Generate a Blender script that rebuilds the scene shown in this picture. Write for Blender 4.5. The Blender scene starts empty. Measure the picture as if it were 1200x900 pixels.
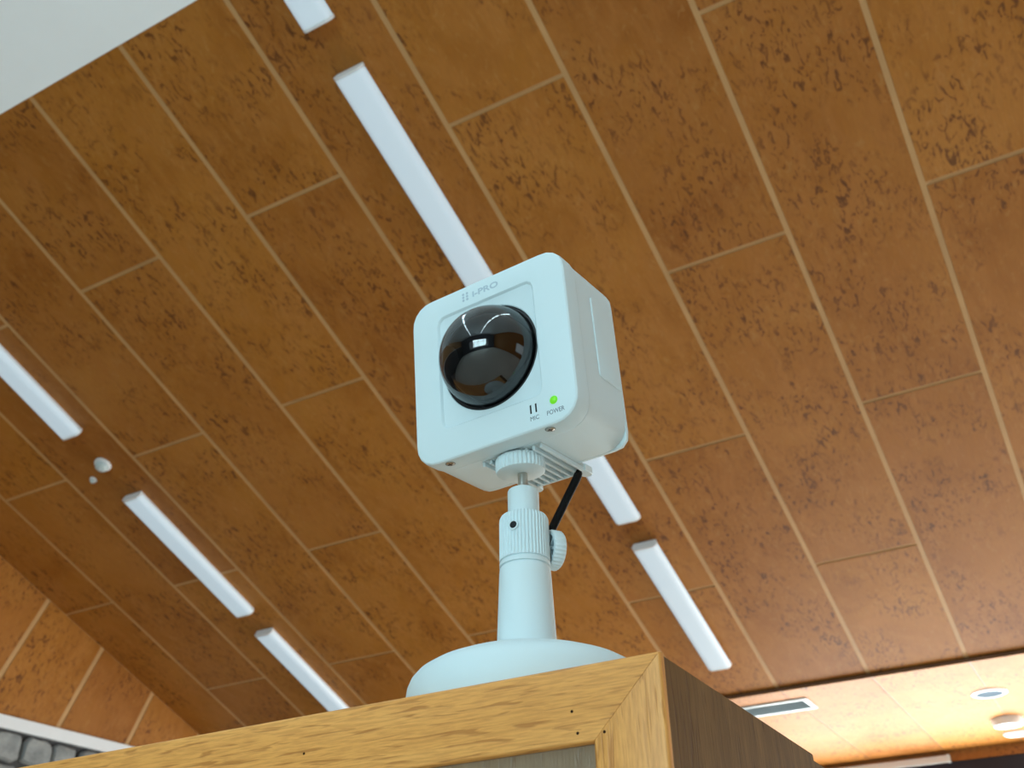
import bpy, bmesh, math, random
from mathutils import Matrix, Vector, Euler
random.seed(7)
SC = bpy.context.scene
COL = SC.collection
R_ = math.radians
CZ = 1.62                                   # eye height of the photographer

# ------------------------------------------------------------------ camera, light, exposure
cam_d = bpy.data.cameras.new('camera'); cam = bpy.data.objects.new('camera', cam_d); COL.objects.link(cam)
cam.location = (0, 0, CZ); cam.rotation_euler = Euler((R_(121.93), R_(0.98), R_(29.84)), 'XYZ')
cam_d.sensor_width = 36; cam_d.sensor_fit = 'HORIZONTAL'; cam_d.lens = 36 * 1208 / 1200
cam_d.clip_start = 0.02; cam_d.clip_end = 100
cam_d.dof.use_dof = True; cam_d.dof.focus_distance = 0.51; cam_d.dof.aperture_fstop = 24
SC.camera = cam
SC.view_settings.view_transform = 'Standard'; SC.view_settings.look = 'None'
SC.view_settings.gamma = 1; SC.view_settings.use_curve_mapping = False
SC.view_settings.exposure = -0.72

W = bpy.data.worlds.new('world'); SC.world = W; W.use_nodes = True
bgn = W.node_tree.nodes['Background']; bgn.inputs[0].default_value = (0.80, 0.92, 1.0, 1); bgn.inputs[1].default_value = 1.0

def area(name, loc, target, sx, sy, power, color):
    d = bpy.data.lights.new(name, 'AREA'); d.shape = 'RECTANGLE'; d.size = sx; d.size_y = sy
    d.energy = power; d.color = color
    o = bpy.data.objects.new(name, d); COL.objects.link(o); o.location = loc
    o.rotation_euler = (Vector(target) - Vector(loc)).to_track_quat('-Z', 'Y').to_euler()
    return o
# daylight through the far window wall (light thrown up from the sunlit ground), the right side windows and the windows behind
area('daylight_far_window', (0.2, 10.4, 1.7), (0.3, 6.0, 4.0), 6.7, 2.7, 1750, (1.0, 0.97, 0.93))
area('daylight_right_window', (6.4, 2.5, 1.9), (0.0, 2.5, 1.0), 6.0, 1.8, 50, (0.90, 0.97, 1.0))
area('daylight_rear_window', (0.6, -9.4, 2.4), (0.8, -2.0, 0.0), 4.6, 2.6, 900, (0.68, 0.92, 1.0))

# ------------------------------------------------------------------ helpers
def link(name, me, mat=None, parent=None, kind=None, label=None, cat=None, group=None):
    o = bpy.data.objects.new(name, me); COL.objects.link(o)
    if me is not None and mat is not None and not me.materials: me.materials.append(mat)
    if parent is not None: o.parent = parent
    tag(o, label, cat, group, kind)
    return o
def tag(o, label=None, cat=None, group=None, kind=None):
    if label: o['label'] = label
    if cat: o['category'] = cat
    if group: o['group'] = group
    if kind: o['kind'] = kind
    return o
def mesh(name, bm, smooth=None):
    bmesh.ops.recalc_face_normals(bm, faces=bm.faces)
    me = bpy.data.meshes.new(name)
    if smooth is not None:
        for f in bm.faces: f.smooth = True
        for e in bm.edges:
            if len(e.link_faces) == 2 and e.calc_face_angle(0) > R_(smooth): e.smooth = False
    bm.to_mesh(me); bm.free(); return me
def box(bm, x0, x1, y0, y1, z0, z1, bev=0.0, seg=2):
    vs = [bm.verts.new((x, y, z)) for x in (x0, x1) for y in (y0, y1) for z in (z0, z1)]
    fs = [(0, 1, 3, 2), (4, 6, 7, 5), (0, 4, 5, 1), (2, 3, 7, 6), (0, 2, 6, 4), (1, 5, 7, 3)]
    faces = [bm.faces.new([vs[i] for i in f]) for f in fs]
    if bev > 0:
        es = list({e for f in faces for e in f.edges})
        bmesh.ops.bevel(bm, geom=es, offset=bev, segments=seg, profile=0.5, affect='EDGES')
    return bm
def boxm(name, *a, bev=0.0, seg=2, smooth=None):
    return mesh(name, box(bmesh.new(), *a, bev=bev, seg=seg), smooth)
def loft(bm, loops, cap0=True, cap1=True, closed=True):
    L = [[bm.verts.new(p) for p in lp] for lp in loops]
    n = len(L[0])
    for a, b in zip(L, L[1:]):
        for i in range(n if closed else n - 1):
            j = (i + 1) % n
            bm.faces.new((a[i], a[j], b[j], b[i]))
    if cap0: bm.faces.new(L[0])
    if cap1: bm.faces.new(L[-1])
    return bm
def lathe(bm, prof, n=64, M=None, cap0=True, cap1=True, ribs=None):
    """prof: (r, z); ribs=(count, depth, first, last) grooves the profile points first..last"""
    loops = []
    for k, (r, z) in enumerate(prof):
        lp = []
        for i in range(n):
            a = 2 * math.pi * i / n; rr = r
            if ribs and ribs[2] <= k <= ribs[3]:
                rr = r - ribs[1] * (0.5 + 0.5 * math.tanh(3 * math.cos(ribs[0] * a)))
            v = Vector((rr * math.cos(a), rr * math.sin(a), z))
            lp.append(M @ v if M else v)
        loops.append(lp)
    return loft(bm, loops, cap0, cap1)
def rrect(a, b, r0, y, n=96, cx=0.0, cz=0.0, rq=None):
    """rounded rectangle in the x-z plane at depth y, points spread by polar angle"""
    out = []
    for i in range(n):
        t = 2 * math.pi * (i + 0.5) / n; c, s = math.cos(t), math.sin(t)
        ac, as_ = abs(c), abs(s); r = rq if (rq and c > 0 and s < 0) else r0
        k = min(a / ac if ac > 1e-9 else 1e9, b / as_ if as_ > 1e-9 else 1e9)
        px, pz = k * ac, k * as_
        if px > a - r and pz > b - r:
            ox, oz = a - r, b - r
            B = ox * ac + oz * as_; Cc = ox * ox + oz * oz - r * r
            k = B + math.sqrt(max(B * B - Cc, 0)); px, pz = k * ac, k * as_
        out.append((cx + math.copysign(px, c), y, cz + math.copysign(pz, s)))
    return out
def circ(r, y, n=96, cx=0.0, cz=0.0):
    return [(cx + r * math.cos(2 * math.pi * (i + 0.5) / n), y, cz + r * math.sin(2 * math.pi * (i + 0.5) / n)) for i in range(n)]
def tube(bm, pts, rx, ry=None, n=12):
    ry = ry or rx; loops = []; P = [Vector(p) for p in pts]
    up = Vector((0.31, 0.2, 0.93))
    for i, p in enumerate(P):
        t = (P[min(i + 1, len(P) - 1)] - P[max(i - 1, 0)]).normalized()
        s = t.cross(up).normalized(); u = s.cross(t).normalized()
        loops.append([p + s * rx * math.cos(2 * math.pi * k / n) + u * ry * math.sin(2 * math.pi * k / n) for k in range(n)])
    return loft(bm, loops)
def spline(pts, m=10):
    P = [Vector(p) for p in pts]; P = [P[0]] + P + [P[-1]]; out = []
    for i in range(1, len(P) - 2):
        for k in range(m):
            t = k / m; a, b, c, d = P[i - 1:i + 3]
            out.append(0.5 * ((2 * b) + (c - a) * t + (2 * a - 5 * b + 4 * c - d) * t * t + (3 * b - a - 3 * c + d) * t ** 3))
    out.append(P[-2]); return out

# ------------------------------------------------------------------ materials
def lin(c):
    return tuple(((v / 255) / 12.92 if v / 255 <= 0.04045 else ((v / 255 + 0.055) / 1.055) ** 2.4) for v in c) + (1.0,)
class NT:
    def __init__(s, name):
        s.m = bpy.data.materials.new(name); s.m.use_nodes = True; s.t = s.m.node_tree; s.b = s.t.nodes['Principled BSDF']
    def n(s, typ, **kw):
        o = s.t.nodes.new(typ)
        for k, v in kw.items(): setattr(o, k, v)
        return o
    def l(s, a, b): s.t.links.new(a, b)
    def noise(s, vec, scale, detail=4, rough=0.55, dist=0.0):
        o = s.n('ShaderNodeTexNoise'); o.inputs['Scale'].default_value = scale; o.inputs['Detail'].default_value = detail
        o.inputs['Roughness'].default_value = rough; o.inputs['Distortion'].default_value = dist; s.l(vec, o.inputs['Vector']); return o.outputs['Fac']
    def ramp(s, fac, stops):
        o = s.n('ShaderNodeValToRGB'); e = o.color_ramp.elements
        while len(e) < len(stops): e.new(0.5)
        for el, (p, c) in zip(e, stops): el.position = p; el.color = c if len(c) == 4 else tuple(c) + (1,)
        s.l(fac, o.inputs[0]); return o.outputs[0]
    def mix(s, fac, a, b, mode='MIX'):
        o = s.n('ShaderNodeMix', data_type='RGBA', blend_type=mode)
        for i, v in ((0, fac), (6, a), (7, b)):
            if hasattr(v, 'is_output'): s.l(v, o.inputs[i])
            else: o.inputs[i].default_value = v
        return o.outputs[2]
    def math(s, op, a, b=0.0):
        o = s.n('ShaderNodeMath', operation=op)
        for i, v in ((0, a), (1, b)):
            if hasattr(v, 'is_output'): s.l(v, o.inputs[i])
            else: o.inputs[i].default_value = v
        return o.outputs[0]
    def obj_vec(s, scale, rnd=True):
        tc = s.n('ShaderNodeTexCoord'); mp = s.n('ShaderNodeMapping'); s.l(tc.outputs['Object'], mp.inputs[0]); mp.inputs['Scale'].default_value = scale
        if rnd:
            oi = s.n('ShaderNodeObjectInfo'); mu = s.math('MULTIPLY', oi.outputs['Random'], 97.0)
            cb = s.n('ShaderNodeCombineXYZ'); 
            for i in range(3): s.l(mu, cb.inputs[i])
            s.l(cb.outputs[0], mp.inputs['Location'])
            s.rnd = oi.outputs['Random']
        return mp.outputs[0]
    def bump(s, h, strength=0.1, dist=0.001):
        o = s.n('ShaderNodeBump'); o.inputs['Strength'].default_value = strength; o.inputs['Distance'].default_value = dist
        s.l(h, o.inputs['Height']); s.l(o.outputs[0], s.b.inputs['Normal'])
    def set(s, rough=0.5, spec=0.5, col=None, metal=0.0, coat=0.0):
        s.b.inputs['Roughness'].default_value = rough; s.b.inputs['Specular IOR Level'].default_value = spec
        s.b.inputs['Metallic'].default_value = metal; s.b.inputs['Coat Weight'].default_value = coat
        if col is not None:
            if hasattr(col, 'is_output'): s.l(col, s.b.inputs['Base Color'])
            else: s.b.inputs['Base Color'].default_value = col if len(col) == 4 else tuple(col) + (1,)
        return s.m
BW = ((0, 0, 0, 1), (1, 1, 1, 1))

def mat_burl(name, rough=0.50, spec=0.30):
    """varnished figured plywood: warm brown ground, clusters of dark elongated flecks"""
    t = NT(name)
    v = t.obj_vec((1, 1, 1)); rnd = t.rnd
    vs = t.obj_vec((1.0, 0.42, 1.0))
    big = t.noise(v, 1.7, 3, 0.5, 0.4)
    mid = t.noise(vs, 7.0, 4, 0.6, 1.2)
    fl = t.noise(vs, 40.0, 3, 0.60, 1.1)
    fine = t.noise(t.obj_vec((1, 0.12, 1)), 120.0, 3, 0.6)
    base = t.ramp(big, [(0.30, (0.32, 0.108, 0.010, 1)), (0.52, (0.395, 0.146, 0.017, 1)), (0.72, (0.45, 0.182, 0.032, 1))])
    base = t.mix(t.ramp(mid, [(0.40, BW[0]), (0.66, BW[1])]), base, (0.42, 0.16, 0.028, 1))
    cl = t.ramp(t.noise(v, 3.1, 2, 0.5), [(0.38, BW[0]), (0.58, BW[1])])
    fm = t.ramp(fl, [(0.535, BW[0]), (0.64, BW[1])])
    k = t.math('MULTIPLY', t.math('MULTIPLY', cl, fm), 0.88)
    base = t.mix(k, base, (0.105, 0.030, 0.005, 1))
    base = t.mix(t.math('MULTIPLY', t.ramp(fl, [(0.30, BW[1]), (0.42, BW[0])]), 0.35), base, (0.50, 0.255, 0.085, 1))
    base = t.mix(t.math('MULTIPLY', t.ramp(fine, [(0.35, BW[1]), (0.6, BW[0])]), 0.22), base, (0.26, 0.10, 0.02, 1))
    hs = t.n('ShaderNodeHueSaturation'); t.l(base, hs.inputs['Color'])
    t.l(t.math('ADD', t.math('MULTIPLY', rnd, 0.14), 0.87), hs.inputs['Value'])
    t.l(t.math('ADD', t.math('MULTIPLY', rnd, 0.004), 0.498), hs.inputs['Hue'])
    t.bump(t.noise(vs, 10.0, 3), 0.10, 0.004)
    return t.set(rough, spec, hs.outputs[0])
def mat_oak(name, axis, pal, rough=0.42, fine=1.0, spec=0.45):
    t = NT(name)
    sc = {'x': (0.075, 1, 1), 'y': (1, 0.075, 1), 'z': (1, 1, 0.075)}[axis]
    v = t.obj_vec(sc, False)
    fine_n = t.noise(v, 900 * fine, 3, 0.6); broad = t.noise(v, 60, 3, 0.5, 0.6)
    pore = t.noise(v, 520 * fine, 2, 0.5, 0.5)
    c = t.ramp(broad, [(0.30, pal[0]), (0.55, pal[1]), (0.75, pal[2])])
    c = t.mix(t.math('MULTIPLY', t.ramp(fine_n, [(0.40, BW[1]), (0.58, BW[0])]), 0.30), c, pal[3])
    pm = t.ramp(pore, [(0.57, BW[0]), (0.66, BW[1])])
    c = t.mix(t.math('MULTIPLY', pm, 0.62), c, pal[3])
    t.bump(t.math('SUBTRACT', fine_n, pm), 0.25, 0.0004)
    return t.set(rough, spec, c)
def mat_plain(name, col, rough=0.5, spec=0.5, metal=0.0, var=0.0, vscale=4.0, bump=0.0, bscale=300, coat=0.0):
    t = NT(name)
    v = t.obj_vec((1, 1, 1), False)
    c = col if len(col) == 4 else tuple(col) + (1,)
    if var > 0:
        a = tuple(x * (1 - var) for x in c[:3]) + (1,); b = tuple(min(1, x * (1 + var)) for x in c[:3]) + (1,)
        c = t.ramp(t.noise(v, vscale, 4), [(0.3, a), (0.7, b)])
    if bump > 0: t.bump(t.noise(v, bscale, 2), bump, 0.0005)
    return t.set(rough, spec, c, metal, coat)
def mat_emit(name, col, strength, base=(0.8, 0.8, 0.8)):
    t = NT(name); t.set(0.4, 0.4, base)
    t.b.inputs['Emission Color'].default_value = tuple(col) + (1,); t.b.inputs['Emission Strength'].default_value = strength
    return t.m

M = {}
M['burl'] = mat_burl('figured_plywood')
M['burl_matte'] = mat_burl('matte_plywood', 0.62, 0.22)
M['seam'] = mat_plain('tan_seam_wood', (0.52, 0.30, 0.125), 0.45, 0.4, var=0.12, vscale=3)
M['soffit_seam'] = mat_plain('soffit_seam_wood', (0.20, 0.10, 0.045), 0.5, 0.3, var=0.12)
M['dark_gap'] = mat_plain('dark_brown_strip', (0.035, 0.018, 0.010), 0.9, 0.0, var=0.2)
M['plaster'] = mat_plain('white_plaster', (0.80, 0.885, 0.94), 0.75, 0.3, var=0.02, vscale=2, bump=0.05, bscale=150)
M['white_paint'] = mat_plain('white_paint', (0.82, 0.85, 0.88), 0.45, 0.4, var=0.02)
M['dark_wall'] = mat_plain('dark_grey_wall', (0.09, 0.10, 0.12), 0.7, 0.3, var=0.1)
M['mortar'] = mat_plain('dark_mortar', (0.07, 0.07, 0.072), 0.9, 0.2, var=0.3, vscale=12)
M['stone'] = None
t = NT('grey_rubble_stone'); v = t.obj_vec((1, 1, 1))
c = t.ramp(t.noise(v, 9, 5, 0.65), [(0.3, (0.20, 0.215, 0.22, 1)), (0.55, (0.32, 0.335, 0.335, 1)), (0.75, (0.42, 0.43, 0.42, 1))])
t.bump(t.noise(v, 14, 5, 0.6), 0.6, 0.02); M['stone'] = t.set(0.85, 0.25, c)
M['floor'] = mat_plain('light_carpet', (0.74, 0.72, 0.66), 0.95, 0.1, var=0.12, vscale=6, bump=0.3, bscale=80)
M['plastic'] = mat_plain('white_plastic', (0.70, 0.835, 0.88), 0.48, 0.42, bump=0.03, bscale=2500)
M['plastic_mat'] = mat_plain('white_matte_plastic', (0.70, 0.83, 0.87), 0.55, 0.35, bump=0.05, bscale=3000)
M['plastic_grey'] = mat_plain('pale_grey_plastic', (0.55, 0.65, 0.67), 0.5, 0.35)
M['steel'] = mat_plain('steel', (0.55, 0.54, 0.50), 0.28, 0.5, metal=1.0, var=0.1, vscale=300)
M['black'] = mat_plain('black_rubber', (0.012, 0.012, 0.014), 0.45, 0.4, var=0.2, vscale=200)
M['shroud'] = mat_plain('satin_black', (0.004, 0.004, 0.005), 0.35, 0.15)
M['cable'] = mat_plain('matte_black_cable', (0.008, 0.008, 0.009), 0.7, 0.15)
M['gloss_black'] = mat_plain('gloss_black', (0.006, 0.006, 0.008), 0.12, 0.5)
M['print'] = mat_plain('grey_print', (0.13, 0.17, 0.21), 0.6, 0.2)
M['logo'] = mat_plain('blue_grey_print', (0.46, 0.58, 0.67), 0.4, 0.4)
M['led'] = mat_emit('green_led', (0.20, 0.85, 0.02), 0.55, (0.15, 0.6, 0.02))
M['diffuser'] = mat_emit('lit_diffuser', (0.64, 0.86, 1.0), 0.72, (0.45, 0.47, 0.5))
M['diffuser_bright'] = mat_emit('bright_diffuser', (0.72, 0.92, 1.0), 18.0, (0.5, 0.5, 0.5))
M['downlight'] = mat_emit('lit_downlight', (0.90, 0.98, 1.0), 1.6)
M['fixture'] = mat_plain('fixture_white', (0.80, 0.83, 0.86), 0.4, 0.4)
M['alu'] = mat_plain('pale_metal', (0.55, 0.62, 0.66), 0.4, 0.5, var=0.05)
M['speaker_grey'] = mat_plain('speaker_cloth', (0.10, 0.14, 0.18), 0.9, 0.05, var=0.1)
M['slot_dark'] = mat_plain('duct_grey', (0.22, 0.27, 0.28), 0.6, 0.3)
M['frame_dark'] = mat_plain('dark_window_frame', (0.010, 0.010, 0.022), 0.5, 0.3, var=0.1)
oak = [lin((226, 158, 80)), lin((234, 165, 86)), lin((240, 173, 94)), lin((164, 98, 40))]
M['oak_x'] = mat_oak('oak_rail', 'x', oak); M['oak_z'] = mat_oak('oak_stile', 'z', oak)
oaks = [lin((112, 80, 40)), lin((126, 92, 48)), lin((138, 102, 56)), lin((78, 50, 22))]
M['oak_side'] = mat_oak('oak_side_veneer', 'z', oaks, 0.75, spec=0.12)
M['recess'] = mat_oak('inner_board', 'z', [lin((140, 118, 94)), lin((148, 126, 100)), lin((156, 132, 106)), lin((124, 100, 76))], 0.35)
# clear dome: thin shell that mirrors at grazing angles and lets the rest pass, slightly smoked
t = NT('clear_dome'); nt = t.t; nt.nodes.remove(t.b); out = nt.nodes['Material Output']
tr = t.n('ShaderNodeBsdfTransparent'); tr.inputs[0].default_value = (0.50, 0.52, 0.54, 1)
gl = t.n('ShaderNodeBsdfGlossy'); gl.inputs['Roughness'].default_value = 0.015; gl.inputs[0].default_value = (1, 1, 1, 1)
lw = t.n('ShaderNodeLayerWeight'); lw.inputs[0].default_value = 0.30
mx = t.n('ShaderNodeMixShader')
t.l(t.math('MINIMUM', t.math('ADD', t.math('MULTIPLY', lw.outputs['Fresnel'], 0.75), 0.05), 1.0), mx.inputs[0])
t.l(tr.outputs[0], mx.inputs[1]); t.l(gl.outputs[0], mx.inputs[2]); t.l(mx.outputs[0], out.inputs[0]); M['dome'] = t.m
t = NT('window_glass'); nt = t.t; nt.nodes.remove(t.b); out = nt.nodes['Material Output']
tr = t.n('ShaderNodeBsdfTransparent'); tr.inputs[0].default_value = (0.93, 0.96, 0.96, 1)
gl = t.n('ShaderNodeBsdfGlossy'); gl.inputs['Roughness'].default_value = 0.01
mx = t.n('ShaderNodeMixShader'); mx.inputs[0].default_value = 0.06
t.l(tr.outputs[0], mx.inputs[1]); t.l(gl.outputs[0], mx.inputs[2]); t.l(mx.outputs[0], out.inputs[0]); M['glass'] = t.m

# ------------------------------------------------------------------ the room
H = 4.3; S = R_(21.25); CS, SN = math.cos(S), math.sin(S)
U0, DU = -0.0162 * H, 0.1415 * H                 # seams at U0 + k*DU
XL, XR = -1.549 * H, 6.0
V_HI, V_LO = 0.0882 * H, 1.3535 * H
def slope_pt(u, v, n=H): return Vector((u, n * SN + v * CS, n * CS - v * SN + CZ))
MS = Matrix.Translation(slope_pt(0, 0, H)) @ Matrix.Rotation(-S, 4, 'X')     # local x=u, y=v, z=normal(up)
Y_HI = slope_pt(0, V_HI).y; Z_HI = slope_pt(0, V_HI).z
Y_LO = slope_pt(0, V_LO).y; Z_LO = slope_pt(0, V_LO).z
Y_WIN = 9.62; Y_BACK = -9.0
GAP = 0.026; TH = 0.004

floor = link('floor', boxm('floor', XL - 0.2, XR + 0.2, Y_BACK - 0.2, 10.4, -0.1, 0.0), M['floor'], kind='structure', label='light carpeted floor of the hall, below the picture')
ceil = link('ceiling', boxm('ceiling', XL, XR, V_HI, V_LO, TH, TH + 0.08), M['seam'], kind='structure', label='sloping ceiling of figured brown plywood panels with tan joints')
ceil.matrix_world = MS
pcache = {}
def panel(parent, x0, x1, y0, y1, mat, th=TH):
    w, l = round(x1 - x0, 4), round(y1 - y0, 4); key = (w, l, mat.name)
    if key not in pcache:
        pcache[key] = boxm('panel', -w / 2, w / 2, -l / 2, l / 2, 0, th, bev=0.0015, seg=1)
    o = link('panel', pcache[key], mat, parent); o.location = ((x0 + x1) / 2, (y0 + y1) / 2, 0)
    return o
k = -11
while U0 + k * DU < XR:
    a, b = max(U0 + k * DU, XL), min(U0 + (k + 1) * DU, XR)
    ax0 = a + (GAP / 2 if a > XL else 0.002); bx0 = b - (GAP / 2 if b < XR else 0.002)
    off = 0.317 if k % 2 else 0.5755
    joints = [V_HI] + [q for q in sorted((off + 0.5175 * i) * H for i in range(-2, 4)) if V_HI + 0.1 < q < V_LO - 0.1] + [V_LO]
    for y0, y1 in zip(joints, joints[1:]):
        panel(ceil, ax0, bx0, y0 + (GAP * 0.38 if y0 > V_HI else 0.004), y1 - (GAP * 0.38 if y1 < V_LO else 0.002), M['burl'])
    k += 1
# level wood soffit by the far windows
sof = link('ceiling', boxm('soffit', XL, XR, Y_LO, Y_WIN, TH, TH + 0.08), M['soffit_seam'], kind='structure', label='level wooden soffit by the far windows, brightly lit')
sof.location = (0, 0, Z_LO)
k = -11
while U0 + k * DU < XR:
    a, b = max(U0 + k * DU, XL), min(U0 + (k + 1) * DU, XR)
    panel(sof, a + 0.004, b - 0.004, Y_LO + 0.05, Y_WIN - 0.002, M['burl_matte'])
    k += 1
link('shadow_gap_strip', boxm('shadow_gap_strip', XL, XR, Y_LO - 0.03, Y_LO + 0.045, Z_LO + 0.001, Z_LO + TH), M['dark_gap'], kind='structure', label='dark strip painted as the shadow gap where the sloping ceiling meets the soffit')  # flat strip whose dark colour stands in for the shadow gap at this junction
# white ceiling above the high edge
link('ceiling', boxm('white_ceiling', XL, XR, Y_BACK, Y_HI, Z_HI - 0.004, Z_HI + 0.08), M['plaster'], kind='structure', label='plain white ceiling in the upper left corner')

# left gable wall: slanted plywood above a white rail, rubble stone below
bm = bmesh.new()
def poly_prism(bm, pts, x0, x1):
    a = [bm.verts.new((x0, p[0], p[1])) for p in pts]; b = [bm.verts.new((x1, p[0], p[1])) for p in pts]
    bm.faces.new(a); bm.faces.new(b[::-1])
    for i in range(len(pts)):
        j = (i + 1) % len(pts); bm.faces.new((a[i], a[j], b[j], b[i]))
poly_prism(bm, [(Y_BACK, 0), (Y_WIN + 0.6, 0), (Y_WIN + 0.6, Z_LO + 0.05), (Y_LO, Z_LO + 0.05), (Y_HI, Z_HI + 0.05), (Y_BACK, Z_HI + 0.05)], XL - 0.2, XL)
wl = link('wall_left', mesh('wall_left', bm), M['seam'], kind='structure', label='gable end wall of slanted plywood panels above rubble stone')
ZT = 1.80 + CZ; ZT2 = 1.887 + CZ
vj = [3.40 + 0.6035 * i for i in range(-5, 6)]
for v0, v1 in zip(vj, vj[1:]):
    a, b = v0 + 0.020, v1 - 0.020
    zb = 1.89
    na, nb = (zb + a * SN) / CS, (zb + b * SN) / CS
    top = H - 0.004
    if na >= top: continue
    pts = [(a, na)]
    if nb < top: pts += [(b, nb), (b, top), (a, top)]
    else:
        vc = (top * CS - zb) / SN; pts += [(vc, top), (a, top)]
    cv = sum(p[0] for p in pts) / len(pts); cn = sum(p[1] for p in pts) / len(pts)
    bm = bmesh.new()
    A = [bm.verts.new((p[0] - cv, p[1] - cn, 0)) for p in pts]; B = [bm.verts.new((p[0] - cv, p[1] - cn, TH)) for p in pts]
    bm.faces.new(A); bm.faces.new(B[::-1])
    for i in range(len(pts)):
        j = (i + 1) % len(pts); bm.faces.new((A[i], A[j], B[j], B[i]))
    o = link('panel', mesh('gable_panel', bm), M['burl'], wl)
    # local x = v direction, y = n direction, z = +X
    o.matrix_world = Matrix(((0, 0, 1, XL), (CS, SN, 0, cn * SN + cv * CS), (-SN, CS, 0, cn * CS - cv * SN + CZ), (0, 0, 0, 1)))
link('trim_2', boxm('trim_2', XL, XL + 0.05, Y_BACK, Y_WIN, ZT, ZT2, bev=0.006), M['white_paint'], kind='structure', label='white horizontal rail between wood panels and stone wall')
sb = link('mortar_bed', boxm('mortar_bed', XL + 0.0005, XL + 0.02, Y_BACK + 0.01, Y_WIN, 0.001, ZT - 0.001), M['mortar'], wl)
z = ZT - 0.012; row = 0
while z > 2.1:
    hgt = random.uniform(0.17, 0.27); y = 2.4 - random.random() * 0.2
    while y < 7.5:
        wd = random.uniform(0.2, 0.42)
        bm = bmesh.new(); n = 9; w2, h2 = wd / 2 - 0.004, hgt / 2 - 0.003
        base = []
        for i in range(n * 2):
            t_ = 2 * math.pi * (i + 0.5) / (n * 2); c_, s_ = math.cos(t_), math.sin(t_)
            e = 0.55
            base.append((math.copysign(abs(c_) ** e, c_) * w2 * random.uniform(0.86, 1.05), math.copysign(abs(s_) ** e, s_) * h2 * random.uniform(0.86, 1.06)))
        dp = random.uniform(0.035, 0.055)
        loft(bm, [[(0.0, p[0], p[1]) for p in base], [(dp * 0.6, p[0], p[1]) for p in base], [(dp, p[0] * 0.88, p[1] * 0.85) for p in base]])
        o = link('stone', mesh('stone', bm, 50), M['stone'], wl); o.location = (XL + 0.018, y + wd / 2, z - hgt / 2)
        y += wd
    z -= hgt
# far wall: wooden lintel, dark window head and window
def wall_y(name, y0, y1, parts, mat, label):
    bm = bmesh.new()
    for p in parts: box(bm, p[0], p[1], y0, y1, p[2], p[3])
    return link(name, mesh(name, bm), mat, kind='structure', label=label)
ZL2 = Z_LO - 0.085
link('trim_3', boxm('trim_3', XL, XR, Y_WIN, Y_WIN + 0.05, ZL2, Z_LO + 0.08, bev=0.003), M['burl'], kind='structure', label='narrow wooden lintel above the dark window head')
wall_y('wall_front', Y_WIN + 0.05, Y_WIN + 0.25, [(XL, -3.2, 0, ZL2), (3.6, XR, 0, ZL2), (-3.2, 3.6, 0, 0.25)], M['burl'], 'far wall with the big window')
w1 = link('window_1', boxm('window_head', -3.22, 3.62, Y_WIN + 0.0, Y_WIN + 0.14, ZL2 - 0.22, ZL2 - 0.001, bev=0.003), M['frame_dark'], kind='structure', label='dark window head under the wooden lintel')
for i in range(6):
    x = -3.2 + 1.36 * i
    link('mullion', boxm('mullion', x - 0.03, x + 0.03, Y_WIN + 0.04, Y_WIN + 0.12, 0.25, ZL2 - 0.2), M['frame_dark'], w1)
    if i < 5: link('pane', boxm('pane', x + 0.03, x + 1.33, Y_WIN + 0.075, Y_WIN + 0.083, 0.25, ZL2 - 0.2), M['glass'], w1)
# rear and right walls
zt = Z_HI
wall_y('wall_back', Y_BACK - 0.2, Y_BACK, [(XL, -3.0, 0, zt), (3.4, XR, 0, zt), (-3.0, 3.4, 0, 1.0), (-3.0, 3.4, 3.6, zt)], M['dark_wall'], 'rear wall behind the photographer')
w2 = link('window_2', boxm('window_head', -3.0, 3.4, Y_BACK - 0.14, Y_BACK - 0.02, 3.54, 3.6), M['white_paint'], kind='structure', label='row of windows behind the photographer')
link('sill', boxm('sill', -3.0, 3.4, Y_BACK - 0.14, Y_BACK + 0.03, 1.0, 1.05), M['white_paint'], w2)
for i in range(5):
    x = -3.0 + 1.6 * i
    link('mullion', boxm('mullion', max(x - 0.04, -3.0), min(x + 0.04, 3.4), Y_BACK - 0.13, Y_BACK - 0.03, 1.05, 3.54), M['white_paint'], w2)
    if i < 4: link('pane', boxm('pane', x + 0.04, x + 1.56, Y_BACK - 0.085, Y_BACK - 0.078, 1.05, 3.54), M['glass'], w2)
bm = bmesh.new()
for a in ((Y_BACK, -0.6, 0, zt), (5.6, Y_WIN + 0.25, 0, zt), (-0.6, 5.6, 0, 0.9), (-0.6, 5.6, 2.9, zt)): box(bm, XR, XR + 0.2, *a)
link('wall_right', mesh('wall_right', bm), M['burl'], kind='structure', label='right side wall with windows, outside the picture')
w3 = link('window_3', boxm('window_head', XR + 0.03, XR + 0.14, -0.6, 5.6, 2.84, 2.9), M['white_paint'], kind='structure', label='side windows outside the picture')
for i in range(5):
    y = -0.6 + 1.55 * i
    link('mullion', boxm('mullion', XR + 0.04, XR + 0.13, max(y - 0.04, -0.6), min(y + 0.04, 5.6), 0.9, 2.84), M['white_paint'], w3)
    if i < 4: link('pane', boxm('pane', XR + 0.08, XR + 0.087, y + 0.04, y + 1.51, 0.9, 2.84), M['glass'], w3)

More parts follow.
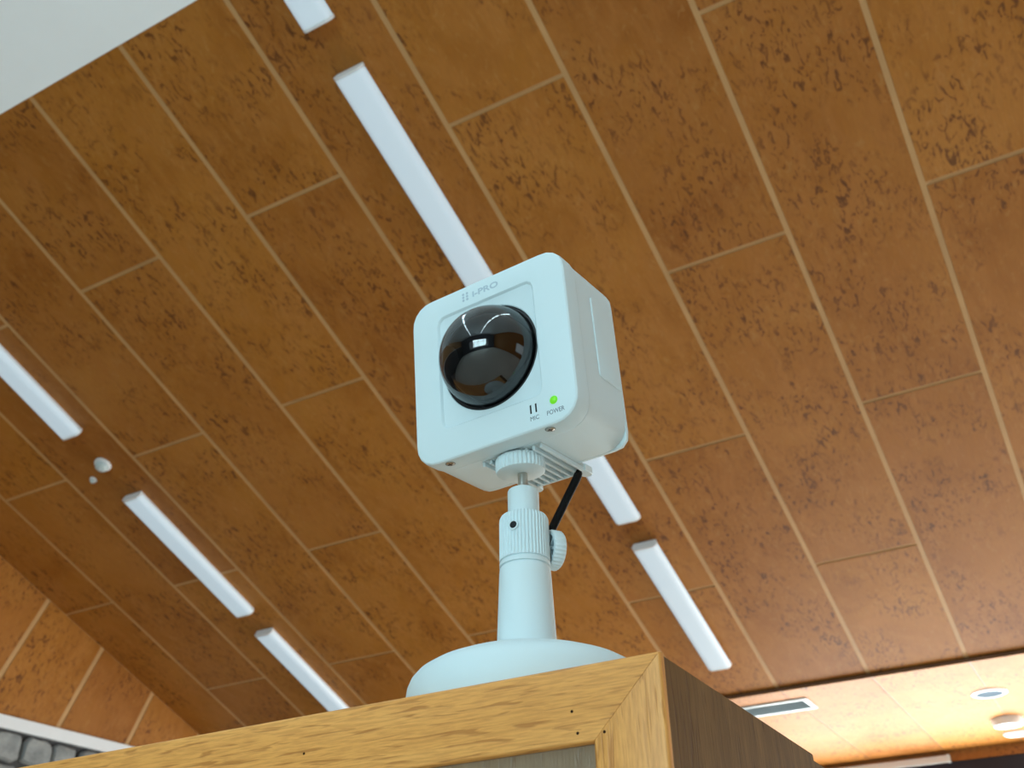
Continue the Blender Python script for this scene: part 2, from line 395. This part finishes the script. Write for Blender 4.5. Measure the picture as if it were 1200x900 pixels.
# ------------------------------------------------------------------ ceiling strip lights
SL_H = 0.06; SL_W = 0.162
def strip_mesh(L):
    hw = SL_W / 2; y0, y1 = -L / 2, L / 2
    housing = boxm('housing', -hw * 0.86, hw * 0.86, y0 + 0.004, y1 - 0.004, -0.030, 0.0, bev=0.003)
    bm = bmesh.new(); prof = []
    for i in range(13):
        a = math.pi * i / 12
        prof.append((-hw * math.cos(a) * (1.0 if i in (0, 12) else 0.985), -0.030 - (SL_H - 0.030) * min(1.0, 1.35 * math.sin(a)) ** 0.8))
    loft(bm, [[(p[0], y0 + 0.012, p[1]) for p in prof], [(p[0], y1 - 0.012, p[1]) for p in prof]])
    diff = mesh('diffuser', bm, 40)
    bm = bmesh.new()
    caps = [(p[0] * 1.015, p[1] * 1.0 - 0.0005) for p in prof] + [(hw * 0.9, -0.003), (-hw * 0.9, -0.003)]
    loft(bm, [[(p[0], -0.007, p[1]) for p in caps], [(p[0], 0.007, p[1]) for p in caps]])
    cap = mesh('end_cap', bm, 40)
    return housing, diff, cap
LL = 0.2885 * H; hm, dm, cm = strip_mesh(LL)
def strip_light(mw, label, dmat='diffuser', dme=None):
    e = link('strip_light', None, label=label, cat='ceiling light', group='slim white strip lights on the ceiling')
    e.matrix_world = mw
    link('housing', hm, M['fixture'], e); link('diffuser', dme or dm, M[dmat], e)
    for s in (-1, 1):
        c = link('end_cap', cm, M['fixture'], e); c.location = (0, s * (LL / 2 - 0.007), 0)
    return e
pk = 1 - SL_H / H
rows = [(-0.5095, [(0.0205, 'strip light at the top edge of the picture, only its lower end showing'),
                   (0.3665, 'long strip light above the camera, running down behind its top edge'),
                   (0.7885, 'strip light ending just right of the camera stand, behind the cable'),
                   (1.1360, 'strip light ending at the cabinet side, right of the camera stand')]),
        (-1.2175, [(0.3640, 'strip light cut off by the left edge of the picture'),
                   (0.7905, 'strip light between the round smoke detector and the cabinet top'),
                   (1.1360, 'strip light at lower left, partly hidden by the cabinet top edge')])]
for u, ls in rows:
    for v, lab in ls:
        strip_light(MS @ Matrix.Translation((u * H * pk, v * H * pk, 0.0)), lab)
# strip lights on the white ceiling behind the photographer (seen only as reflections in the dome)
dm2 = dm.copy(); dm2.materials.clear()
for u in (-2.2, 0.85):
    for i, y in enumerate((0.6, -0.9, -2.4, -3.9, -5.4, -6.9)):
        strip_light(Matrix.Translation((u, y, Z_HI - 0.004)), 'strip light on the white ceiling behind the photographer, mirrored in the dome', 'diffuser_bright', dm2)

# smoke detector and small sensor between the left strip lights
e = link('smoke_detector', None, label='round white smoke detector between two strip lights at left', cat='smoke detector')
e.matrix_world = MS @ Matrix.Translation((-1.2130 * H * 0.993, 0.5735 * H * 0.993, 0))
bm = lathe(bmesh.new(), [(0.055, 0.0), (0.055, -0.012), (0.050, -0.018), (0.0, -0.018)][:3], 32); link('mounting_ring', mesh('mounting_ring', bm, 30), M['fixture'], e)
bm = lathe(bmesh.new(), [(0.042, -0.018), (0.042, -0.026), (0.036, -0.040), (0.024, -0.048)], 32); link('sensor_dome', mesh('sensor_dome', bm, 40), M['plastic_grey'], e)
bm = lathe(bmesh.new(), [(0.010, -0.048), (0.008, -0.052)], 16); link('indicator', mesh('indicator', bm, 40), M['alu'], e)
e = link('ceiling_sensor', None, label='tiny pale sensor beside the smoke detector', cat='sensor')
e.matrix_world = MS @ Matrix.Translation((-1.2505 * H * 0.995, 0.5925 * H * 0.995, 0))
bm = lathe(bmesh.new(), [(0.024, 0.0), (0.024, -0.008), (0.020, -0.012)], 24); link('base_ring', mesh('base_ring', bm, 40), M['fixture'], e)
bm = lathe(bmesh.new(), [(0.017, -0.012), (0.016, -0.022), (0.008, -0.030)], 24); link('lens', mesh('lens', bm, 60), M['plastic_grey'], e)

# ------------------------------------------------------------------ things on the soffit
e = link('air_vent', None, label='rectangular pale metal air vent in the bright soffit beside the cabinet', cat='air vent')
e.location = (-2.08, 7.42, Z_LO)
bm = bmesh.new(); a, b = 0.26, 0.115
loft(bm, [[(s * (a + .03), t_ * (b + .03), 0) for s, t_ in ((-1, -1), (1, -1), (1, 1), (-1, 1))], [(s * (a + .03), t_ * (b + .03), -0.012) for s, t_ in ((-1, -1), (1, -1), (1, 1), (-1, 1))],
          [(s * a, t_ * b, -0.012) for s, t_ in ((-1, -1), (1, -1), (1, 1), (-1, 1))], [(s * a, t_ * b, 0.0) for s, t_ in ((-1, -1), (1, -1), (1, 1), (-1, 1))]], False, False)
link('frame', mesh('frame', bm), M['alu'], e)
link('duct', boxm('duct', -a, a, -b, b, -0.0035, -0.0005), M['slot_dark'], e)
for i in range(6):
    yy = -b + (i + 0.5) * 2 * b / 6
    o = link('slat', boxm('slat', -a, a, -0.013, 0.013, -0.001, 0.001), M['alu'], e); o.location = (0, yy, -0.010); o.rotation_euler = (R_(35), 0, 0)
def disc_light(y, r, label, cat, depth, lens_mat, name):
    e = link(name, None, label=label, cat=cat, group='round fittings in the bright soffit'); e.location = (-0.68, y, Z_LO)
    bm = lathe(bmesh.new(), [(r * 1.12, 0.0), (r * 1.12, -depth * 0.5), (r * 1.0, -depth), (r * 0.86, -depth), (r * 0.84, -0.004)], 40, cap0=False, cap1=False)
    link('ring', mesh('ring', bm, 40), M['fixture'], e)
    bm = lathe(bmesh.new(), [(r * 0.86, -depth * 0.55), (r * 0.84, -depth * 1.0), (r * 0.2, -depth * 1.08)], 40); link('lens', mesh('lens', bm, 40), M[lens_mat], e)
disc_light(7.87, 0.105, 'flat grey round ceiling speaker, nearest in the bright soffit', 'speaker', 0.012, 'speaker_grey', 'ceiling_speaker')
disc_light(8.72, 0.100, 'glowing white round downlight, middle of the soffit row', 'downlight', 0.055, 'downlight', 'downlight')
disc_light(9.24, 0.085, 'small round downlight nearest the dark window head', 'downlight', 0.02, 'downlight', 'downlight')
e = link('curtain_rail', None, label='white rail along the lintel above the dark window head', cat='curtain rail'); e.location = (-2.35, Y_WIN - 0.02, ZL2 + 0.02)
link('track', boxm('track', -1.08, 1.08, -0.03, 0.02, -0.028, 0.028, bev=0.006), M['fixture'], e)
for s in (-1, 1):
    link('end_cap', boxm('end_cap', -0.012, 0.012, -0.034, 0.02, -0.032, 0.032, bev=0.005), M['plaster'], e).location = (s * 1.085, 0, 0)

# ------------------------------------------------------------------ oak cabinet under the camera
AX, AY = -0.2292, 0.4190                          # stand axis
YC = 0.3564; ZC = 0.1178 + CZ                     # front edge, top
XC1 = -0.1388; XC0 = -1.06                        # right and left ends
DEP = 0.205
cab = link('cabinet', None, label='light oak cabinet with a mitred front frame, carrying the camera', cat='cabinet')
cab.location = (XC0, YC, 0)
def cl(x, y, z): return (x - XC0, y - YC, z)
FW = 0.0292; FT = 0.0036; W_ = XC1 - XC0; HT = ZC
def frame_piece(name, pts, mat):
    """mitred board: outline in x-z, thickness FT in y, small rounded edges"""
    bm = bmesh.new()
    A = [bm.verts.new((p[0], 0, p[1])) for p in pts]; B = [bm.verts.new((p[0], FT, p[1])) for p in pts]
    bm.faces.new(A); bm.faces.new(B[::-1])
    for i in range(len(pts)):
        j = (i + 1) % len(pts); bm.faces.new((A[i], A[j], B[j], B[i]))
    bmesh.ops.recalc_face_normals(bm, faces=bm.faces)
    bmesh.ops.bevel(bm, geom=[e_ for e_ in bm.edges if all(abs(v_.co.y) < 1e-6 for v_ in e_.verts) and (abs(e_.verts[0].co.x - e_.verts[1].co.x) < 1e-6 or abs(e_.verts[0].co.z - e_.verts[1].co.z) < 1e-6)],
                    offset=0.0011, segments=3, profile=0.5, affect='EDGES')
    return link(name, mesh(name, bm, 60), mat, cab)
g = 0.00012
frame_piece('top_rail', [(0 + g, HT), (W_ - g, HT), (W_ - FW - g, HT - FW), (FW + g, HT - FW)], M['oak_x'])
frame_piece('stile', [(W_, HT - g), (W_, 0.08), (W_ - FW, 0.08), (W_ - FW, HT - FW - g)], M['oak_z'])
frame_piece('stile', [(0, HT - g), (FW, HT - FW - g), (FW, 0.08), (0, 0.08)], M['oak_z'])
frame_piece('bottom_rail', [(FW, 0.08), (W_ - FW, 0.08), (W_ - FW, 0.12), (FW, 0.12)], M['oak_x'])
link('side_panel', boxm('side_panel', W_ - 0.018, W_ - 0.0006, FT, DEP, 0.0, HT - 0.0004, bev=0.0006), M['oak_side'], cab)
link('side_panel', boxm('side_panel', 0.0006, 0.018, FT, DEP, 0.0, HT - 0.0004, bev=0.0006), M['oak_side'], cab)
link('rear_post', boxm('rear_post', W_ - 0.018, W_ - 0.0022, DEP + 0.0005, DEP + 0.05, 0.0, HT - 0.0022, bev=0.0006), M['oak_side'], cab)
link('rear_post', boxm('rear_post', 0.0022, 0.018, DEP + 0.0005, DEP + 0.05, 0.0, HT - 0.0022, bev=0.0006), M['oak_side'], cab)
link('top_panel', boxm('top_panel', 0.018, W_ - 0.018, FT, DEP + 0.05, HT - 0.018, HT - 0.0003), M['oak_x'], cab)
link('inset_panel', boxm('inset_panel', FW - 0.011, W_ - FW + 0.011, FT + 0.0002, FT + 0.006, 0.10, HT - FW + 0.010), M['recess'], cab)
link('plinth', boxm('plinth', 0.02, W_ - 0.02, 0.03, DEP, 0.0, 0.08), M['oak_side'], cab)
for x, z in ((W_ - 0.0375, HT - 0.0170), (W_ - 0.0355, HT - 0.0253), (W_ - 0.0245, HT - 0.0262), (W_ - 0.167, HT - 0.0165)):
    o = link('nail_hole', mesh('nail_hole', lathe(bmesh.new(), [(0.0006, -0.0001), (0.0006, 0.0004)], 10, Matrix.Rotation(R_(-90), 4, 'X')), 30), M['dark_gap'], cab); o.location = (x, 0, z)

# ------------------------------------------------------------------ security camera on its stand
root = link('security_camera', None, label='white cube security camera with black dome on a round stand', cat='security camera')
root.location = (AX, AY, ZC)
# stand base: low domed disc
bm = lathe(bmesh.new(), [(0.0550, 0.0), (0.0562, 0.0008), (0.0564, 0.006), (0.0556, 0.0125), (0.0542, 0.0160), (0.0515, 0.0192), (0.0470, 0.0220), (0.0400, 0.0248), (0.0300, 0.0278), (0.0200, 0.0300), (0.0146, 0.0308)], 96)
link('stand_base', mesh('stand_base', bm, 40), M['plastic_mat'], root)
zc0 = 0.0305
col = link('stand_column', mesh('stand_column', lathe(bmesh.new(), [(0.0150, zc0), (0.0143, zc0 + 0.0015), (0.0127, 0.0700), (0.0125, 0.0720), (0.0117, 0.0722), (0.0117, 0.0730), (0.0126, 0.0732), (0.0126, 0.0750), (0.0117, 0.0752), (0.0117, 0.0764)], 72), 30), M['plastic_mat'], root)
# ribbed clamping collar with a lock hole
bm = lathe(bmesh.new(), [(0.0116, 0.0760), (0.0125, 0.0763), (0.0126, 0.0772), (0.01255, 0.0790), (0.01245, 0.0972), (0.0123, 0.0984), (0.0116, 0.0997), (0.0104, 0.1003), (0.0080, 0.1004)], 44 * 8, ribs=(44, 0.0007, 2, 5))
clr = link('clamp_collar', mesh('clamp_collar', bm, 35), M['plastic_mat'], root)
hdir = Vector((0.08, -1.0, 0)).normalized()
def frame_from(zax, at, up=Vector((0, 0, 1))):
    zax = zax.normalized(); x = up.cross(zax).normalized(); y = zax.cross(x)
    return Matrix((x, y, zax)).transposed().to_4x4() if False else Matrix(((x.x, y.x, zax.x, at.x), (x.y, y.y, zax.y, at.y), (x.z, y.z, zax.z, at.z), (0, 0, 0, 1)))
hm_ = frame_from(hdir, hdir * 0.0112 + Vector((0, 0, 0.0912)))
bm = lathe(bmesh.new(), [(0.0026, 0.0), (0.0026, 0.0016), (0.0023, 0.0019), (0.0019, 0.0019), (0.0019, 0.0006)], 24, hm_, True, True); link('hole_rim', mesh('hole_rim', bm, 30), M['plastic'], clr)
bm = lathe(bmesh.new(), [(0.00185, 0.0005), (0.00185, 0.00165)], 20, hm_); link('lock_hole', mesh('lock_hole', bm, 30), M['gloss_black'], clr)
link('inner_tube', mesh('inner_tube', lathe(bmesh.new(), [(0.0080, 0.1000), (0.0080, 0.1140), (0.0077, 0.1147), (0.0070, 0.1150), (0.0026, 0.1150)], 48), 30), M['plastic_mat'], root)
link('bolt', mesh('bolt', lathe(bmesh.new(), [(0.0026, 0.1145), (0.0026, 0.136)], 24), 30), M['steel'], root)
# thumb knob behind the collar
kd = Vector((0.60, 0.80, 0.0)).normalized()
km = frame_from(kd, Vector((0, 0, 0.0848)))
bm = bmesh.new()
n = 30 * 8; pr = [(0.0078, 0.0125, 0), (0.0094, 0.0125, 0), (0.0101, 0.0132, 1), (0.0101, 0.0180, 1), (0.0092, 0.0189, 0), (0.0060, 0.0189, 0)]
loops = []
for r, z, rib in pr:
    loops.append([km @ Vector(((r - rib * 0.0006 * (0.5 + 0.5 * math.cos(30 * 2 * math.pi * i / n))) * math.cos(2 * math.pi * i / n), (r - rib * 0.0006 * (0.5 + 0.5 * math.cos(30 * 2 * math.pi * i / n))) * math.sin(2 * math.pi * i / n), z)) for i in range(n)])
loft(bm, loops + [[km @ Vector((0.0078 * math.cos(2 * math.pi * i / n), 0.0078 * math.sin(2 * math.pi * i / n), 0.0172)) for i in range(n)]], False, True)
L0 = [km @ Vector((0.0078 * math.cos(2 * math.pi * i / n), 0.0078 * math.sin(2 * math.pi * i / n), 0.0125)) for i in range(n)]
L1 = [km @ Vector((0.0078 * math.cos(2 * math.pi * i / n), 0.0078 * math.sin(2 * math.pi * i / n), 0.0168)) for i in range(n)]
loft(bm, [L0, L1], False, True)
knob = link('thumb_knob', mesh('thumb_knob', bm, 40), M['plastic_mat'], root)
bm = bmesh.new()
hub = lathe(bm, [(0.0027, 0.0090), (0.0027, 0.0168)], 20, km)
for i in range(8):
    a = math.pi * 2 * i / 8 + 0.2
    rm = km @ Matrix.Rotation(a, 4, 'Z')
    vs = [(x, y, z) for x in (0.0020, 0.0080) for y in (-0.0006, 0.0006) for z in (0.0130, 0.0168)]
    vv = [bm.verts.new(rm @ Vector(q)) for q in vs]
    for f in ((0, 1, 3, 2), (4, 6, 7, 5), (0, 4, 5, 1), (2, 3, 7, 6), (0, 2, 6, 4), (1, 5, 7, 3)): bm.faces.new([vv[q] for q in f])
link('knob_spokes', mesh('knob_spokes', bm, 30), M['plastic_mat'], knob)
link('knob_recess', mesh('knob_recess', lathe(bmesh.new(), [(0.0077, 0.0162), (0.0077, 0.0166)], 40, km), 30), M['slot_dark'], knob)

# housing frame: x right, y back, z up, origin at the middle of the front face (millimetres below)
mm = 0.001
BE = Euler((R_(5.2417), R_(-0.3284), R_(-4.1899)), 'XYZ')
BM = Matrix.Translation((-0.23152, 0.38890, 0.29864 + CZ)) @ BE.to_matrix().to_4x4() @ Matrix.Scale(mm, 4)
def hpart(name, me, mat, parent=None):
    """mesh is given in housing millimetres: bake into world-relative-to-root coordinates"""
    me.transform(Matrix.Translation(-root.location) @ BM)
    return link(name, me, mat, parent or root)
bm = bmesh.new(); hx, hz = 0.0, 1.0
rx, rz = -0.8, 2.0
loft(bm, [rrect(48.0, 48.0, 11.0, 12.2), rrect(49.6, 49.6, 12.6, 12.2), rrect(50, 50, 13, 11.8), rrect(50, 50, 13, 2.2), rrect(49.7, 49.7, 12.7, 1.0), rrect(49.0, 49.0, 12.0, 0.3), rrect(47.8, 47.8, 11.0, 0.0),
          rrect(31.6, 34.6, 5.0, 0.0, cx=rx, cz=rz), rrect(31.2, 34.2, 4.7, 0.25, cx=rx, cz=rz), rrect(30.5, 33.5, 4.2, 1.25, cx=rx, cz=rz), rrect(30.35, 33.35, 4.0, 1.3, cx=rx, cz=rz),
          circ(30.3, 1.3, cx=hx, cz=hz), circ(29.8, 1.6, cx=hx, cz=hz), circ(29.6, 9.0, cx=hx, cz=hz)], False, False)
bez = hpart('front_bezel', mesh('front_bezel', bm, 28), M['plastic'])
bm = bmesh.new()
loft(bm, [rrect(47.0, 47.0, 11, 11.5), rrect(48.4, 48.4, 12, 11.6), rrect(48.4, 48.4, 12, 12.8), rrect(49.15, 49.15, 12.4, 12.9), rrect(49.4, 49.4, 12.6, 13.3), rrect(49.4, 49.4, 12.6, 50.5), rrect(49.0, 49.0, 12.4, 51.0)], True, True)
bod = hpart('housing', mesh('housing', bm, 28), M['plastic'])
bm = bmesh.new()
loft(bm, [rrect(48.8, 48.8, 12, 50.9), rrect(49.3, 49.3, 12.4, 51.3, rq=7), rrect(49.3, 49.3, 12.4, 53.2, rq=7), rrect(48.2, 48.2, 11.6, 54.2, rq=6)], True, True)
hpart('back_plate', mesh('back_plate', bm, 28), M['plastic'])
# right side cover
bm = bmesh.new()
def rr_yz(y0, y1, z0, z1, r, x, n=6):
    pts = []
    for cy, cz, a0 in ((y1 - 0.1, z1 - 0.1, 0), (y0 + r, z1 - r, 90), (y0 + r, z0 + r, 180), (y1 - 0.1, z0 + 0.1, 270)):
        rad = r if a0 in (90, 180) else 0.1
        for i in range(n + 1):
            a = R_(a0 + 90 * i / n); pts.append((x, cy + rad * math.cos(a), cz + rad * math.sin(a)))
    return pts
loft(bm, [rr_yz(27.8, 51.0, -17.6, 31.0, 2.0, 48.8), rr_yz(27.8, 51.0, -17.6, 31.0, 2.0, 49.75), rr_yz(28.2, 51.0, -17.2, 30.6, 1.8, 50.0)])
hpart('side_cover', mesh('side_cover', bm, 30), M['plastic'], bod)
# black gasket ring, dome, inner ball with lens
def lathe_y(prof, n=72, cx=hx, cz=hz):
    return [[(cx + r * math.cos(2 * math.pi * i / n), y, cz + r * math.sin(2 * math.pi * i / n)) for i in range(n)] for r, y in prof]
hpart('gasket', mesh('gasket', loft(bmesh.new(), lathe_y([(29.9, 9.0), (29.9, 2.6), (29.2, 2.2), (28.3, 2.2), (28.2, 9.0)]), False, False), 40), M['black'], bez)
hpart('back_well', mesh('back_well', loft(bmesh.new(), lathe_y([(29.6, 8.6), (29.6, 9.4)])), 40), M['gloss_black'], bez)
dr, dy = 28.0, 2.6
prof = [(dr, 8.5)] + [(dr * math.cos(R_(a)), dy - dr * math.sin(R_(a)) * 0.97) for a in range(0, 88, 4)] + [(0.4, dy - dr * 0.97)]
dome = hpart('dome', mesh('dome', loft(bmesh.new(), lathe_y(prof), False, True), 60), M['dome'])
ir = 23.5
prof = [(ir, 8.4)] + [(ir * math.cos(R_(a)), dy - ir * math.sin(R_(a)) * 0.97) for a in range(0, 88, 6)] + [(0.4, dy - ir * 0.97)]
ball = hpart('inner_shroud', mesh('inner_shroud', loft(bmesh.new(), lathe_y(prof), False, True), 60), M['shroud'])
ld = Vector((-0.55, -0.80, -0.22)).normalized()
lmx = frame_from(ld, Vector((hx, dy, hz)))
bm = lathe(bmesh.new(), [(7.5, 18), (7.5, 24.3), (6.3, 24.8), (5.6, 23.6), (2.5, 22.9)], 36, lmx); hpart('lens_barrel', mesh('lens_barrel', bm, 30), M['gloss_black'], ball)
bm = lathe(bmesh.new(), [(7.8, 23.6), (7.9, 24.4), (7.2, 24.7)], 36, lmx); hpart('lens_ring', mesh('lens_ring', bm, 30), M['gloss_black'], ball)
# microphone slots, power lamp, screws
for x in (22.9, 26.0):
    bm = bmesh.new(); box(bm, x - 0.55, x + 0.55, -0.10, 0.6, -40.9, -35.9, bev=0.3); hpart('microphone_slot', mesh('microphone_slot', bm), M['gloss_black'], bez)
bm = loft(bmesh.new(), lathe_y([(2.9, 0.2), (2.9, -0.08), (2.5, -0.22), (2.2, -0.02)], 32, 36.4, -37.6), False, False); hpart('lamp_rim', mesh('lamp_rim', bm, 40), M['plastic'], bez)
bm = loft(bmesh.new(), lathe_y([(2.3, 0.3), (2.25, -0.05), (1.8, -0.55), (1.0, -0.85), (0.2, -0.95)], 32, 36.4, -37.6)); tag(hpart('power_lamp', mesh('power_lamp', bm, 60), M['led'], bez), 'glowing green power lamp')
for x in (-31.2, 30.3):
    s = hpart('screw', mesh('screw', lathe(bmesh.new(), [(2.2, -49.0), (2.2, -50.25), (1.8, -50.45)], 24, Matrix.Translation((x, 4.6, 0))), 40), M['steel'], bez)
    bm = bmesh.new(); box(bm, x - 1.5, x + 1.5, 4.3, 4.9, -50.55, -50.3); box(bm, x - 0.3, x + 0.3, 3.1, 6.1, -50.55, -50.3)
    hpart('screw_slot', mesh('screw_slot', bm), M['black'], bez)
    hpart('screw_well', mesh('screw_well', lathe(bmesh.new(), [(2.7, -49.5), (2.7, -50.08)], 24, Matrix.Translation((x, 4.6, 0))), 40), M['slot_dark'], bez)
# underside vent: floor plate, ribs, two rounded tabs
vp = hpart('vent_plate', mesh('vent_plate', box(bmesh.new(), -18.4, 18.4, 15.0, 60.4, -49.9, -47.5, bev=0.4)), M['plastic_grey'])
for i in range(9):
    x = -17.6 + i * 4.4
    hpart('vent_rib', mesh('vent_rib', box(bmesh.new(), x - 0.8, x + 0.8, 15.4, 60.4, -52.2, -49.85, bev=0.3)), M['plastic'], vp)
hpart('vent_rib', mesh('vent_rib', box(bmesh.new(), -18.4, 18.4, 59.0, 60.6, -52.2, -49.85, bev=0.3)), M['plastic'], vp)
for x in (-15.6, 16.2):
    bm = bmesh.new()
    pts = [(x - 3.2, 58.0), (x + 3.2, 58.0)] + [(x + 3.2 * math.cos(R_(a)), 64.6 + 3.2 * math.sin(R_(a))) for a in range(0, 181, 20)]
    loft(bm, [[(p[0], p[1], -48.0) for p in pts], [(p[0], p[1], -51.4) for p in pts], [((p[0] - x) * .9 + x, p[1] - .2, -51.8) for p in pts]])
    hpart('rear_tab', mesh('rear_tab', bm, 30), M['plastic'], vp)
# mounting nut under the housing
bm = lathe(bmesh.new(), [(12.3, -50.5), (12.9, -51.0), (13.0, -51.6), (13.0, -57.0), (12.5, -58.0), (11.4, -58.5), (3.0, -58.7)], 36 * 8, Matrix.Translation((-0.6, 24.0, 0)), ribs=(36, 0.75, 2, 3))
hpart('mounting_nut', mesh('mounting_nut', bm, 35), M['plastic_mat'])
# lettering
def text_mesh(txt, size, cx, cz, depth=0.06, xs=1.0, y=0.0, space=1.0, rot=0.0, offset=0.0):
    cu = bpy.data.curves.new('lettering', 'FONT'); cu.body = txt; cu.size = size; cu.align_x = 'CENTER'; cu.align_y = 'CENTER'
    cu.extrude = depth; cu.space_character = space; cu.offset = offset; cu.resolution_u = 3
    o = bpy.data.objects.new('lettering', cu); COL.objects.link(o)
    bpy.context.view_layer.update()
    me = bpy.data.meshes.new_from_object(o.evaluated_get(bpy.context.evaluated_depsgraph_get()))
    bpy.data.objects.remove(o); bpy.data.curves.remove(cu)
    xsv = [v_.co.x for v_ in me.vertices]; ysv = [v_.co.y for v_ in me.vertices]
    mx_, my_ = (min(xsv) + max(xsv)) / 2, (min(ysv) + max(ysv)) / 2
    me.transform(Matrix.Translation((cx, y, cz)) @ Matrix.Rotation(R_(90), 4, 'X') @ Matrix.Diagonal((xs, 1, 1, 1)) @ Matrix.Translation((-mx_, -my_, 0)))
    return me
hpart('microphone_lettering', text_mesh('MIC', 3.4, 24.8, -43.6, xs=0.92), M['print'], bez)
hpart('power_lettering', text_mesh('POWER', 3.5, 37.0, -43.6, xs=0.84), M['print'], bez)
hpart('logo_lettering', text_mesh('i-PRO', 5.0, 1.0, 42.6, depth=0.12, xs=1.40, offset=0.10), M['logo'], bez)
for ix, x in enumerate((-13.6, -11.0)):
    for iz in range(3):
        hpart('logo_dot', mesh('logo_dot', loft(bmesh.new(), lathe_y([(0.75, 0.05), (0.75, -0.12)], 16, x, 40.9 + 1.9 * iz)), 30), M['logo'], bez)

# ------------------------------------------------------------------ power cable: out of the back, down behind the column, across the cabinet top
def hw(x, y, z): return BM @ Vector((x, y, z))
pts = [hw(14.6, 57.4, -50.8), hw(13.2, 59.4, -53.2), hw(13.2, 59.4, -53.2).lerp(Vector((-0.2344, 0.4590, CZ + 0.2269)), 0.33), hw(13.2, 59.4, -53.2).lerp(Vector((-0.2344, 0.4590, CZ + 0.2269)), 0.66), Vector((-0.2344, 0.4590, CZ + 0.2269)), Vector((-0.2430, 0.4600, CZ + 0.2133)), Vector((-0.2430, 0.4600, CZ + 0.19)), Vector((AX - 0.010, AY + 0.044, ZC + 0.048)),
       Vector((AX - 0.012, AY + 0.056, ZC + 0.016)), Vector((AX - 0.014, AY + 0.070, ZC + 0.004)), Vector((AX - 0.03, AY + 0.12, ZC + 0.0032)), Vector((AX - 0.05, AY + 0.185, ZC + 0.0032)), Vector((AX - 0.052, AY + 0.205, ZC - 0.04)), Vector((AX - 0.052, AY + 0.205, ZC - 0.4))]
cb = link('power_cable', mesh('power_cable', tube(bmesh.new(), spline(pts, 8), 0.0023, 0.0023, 14), 60), M['cable'], label='black power cable running down behind the camera stand', cat='cable')
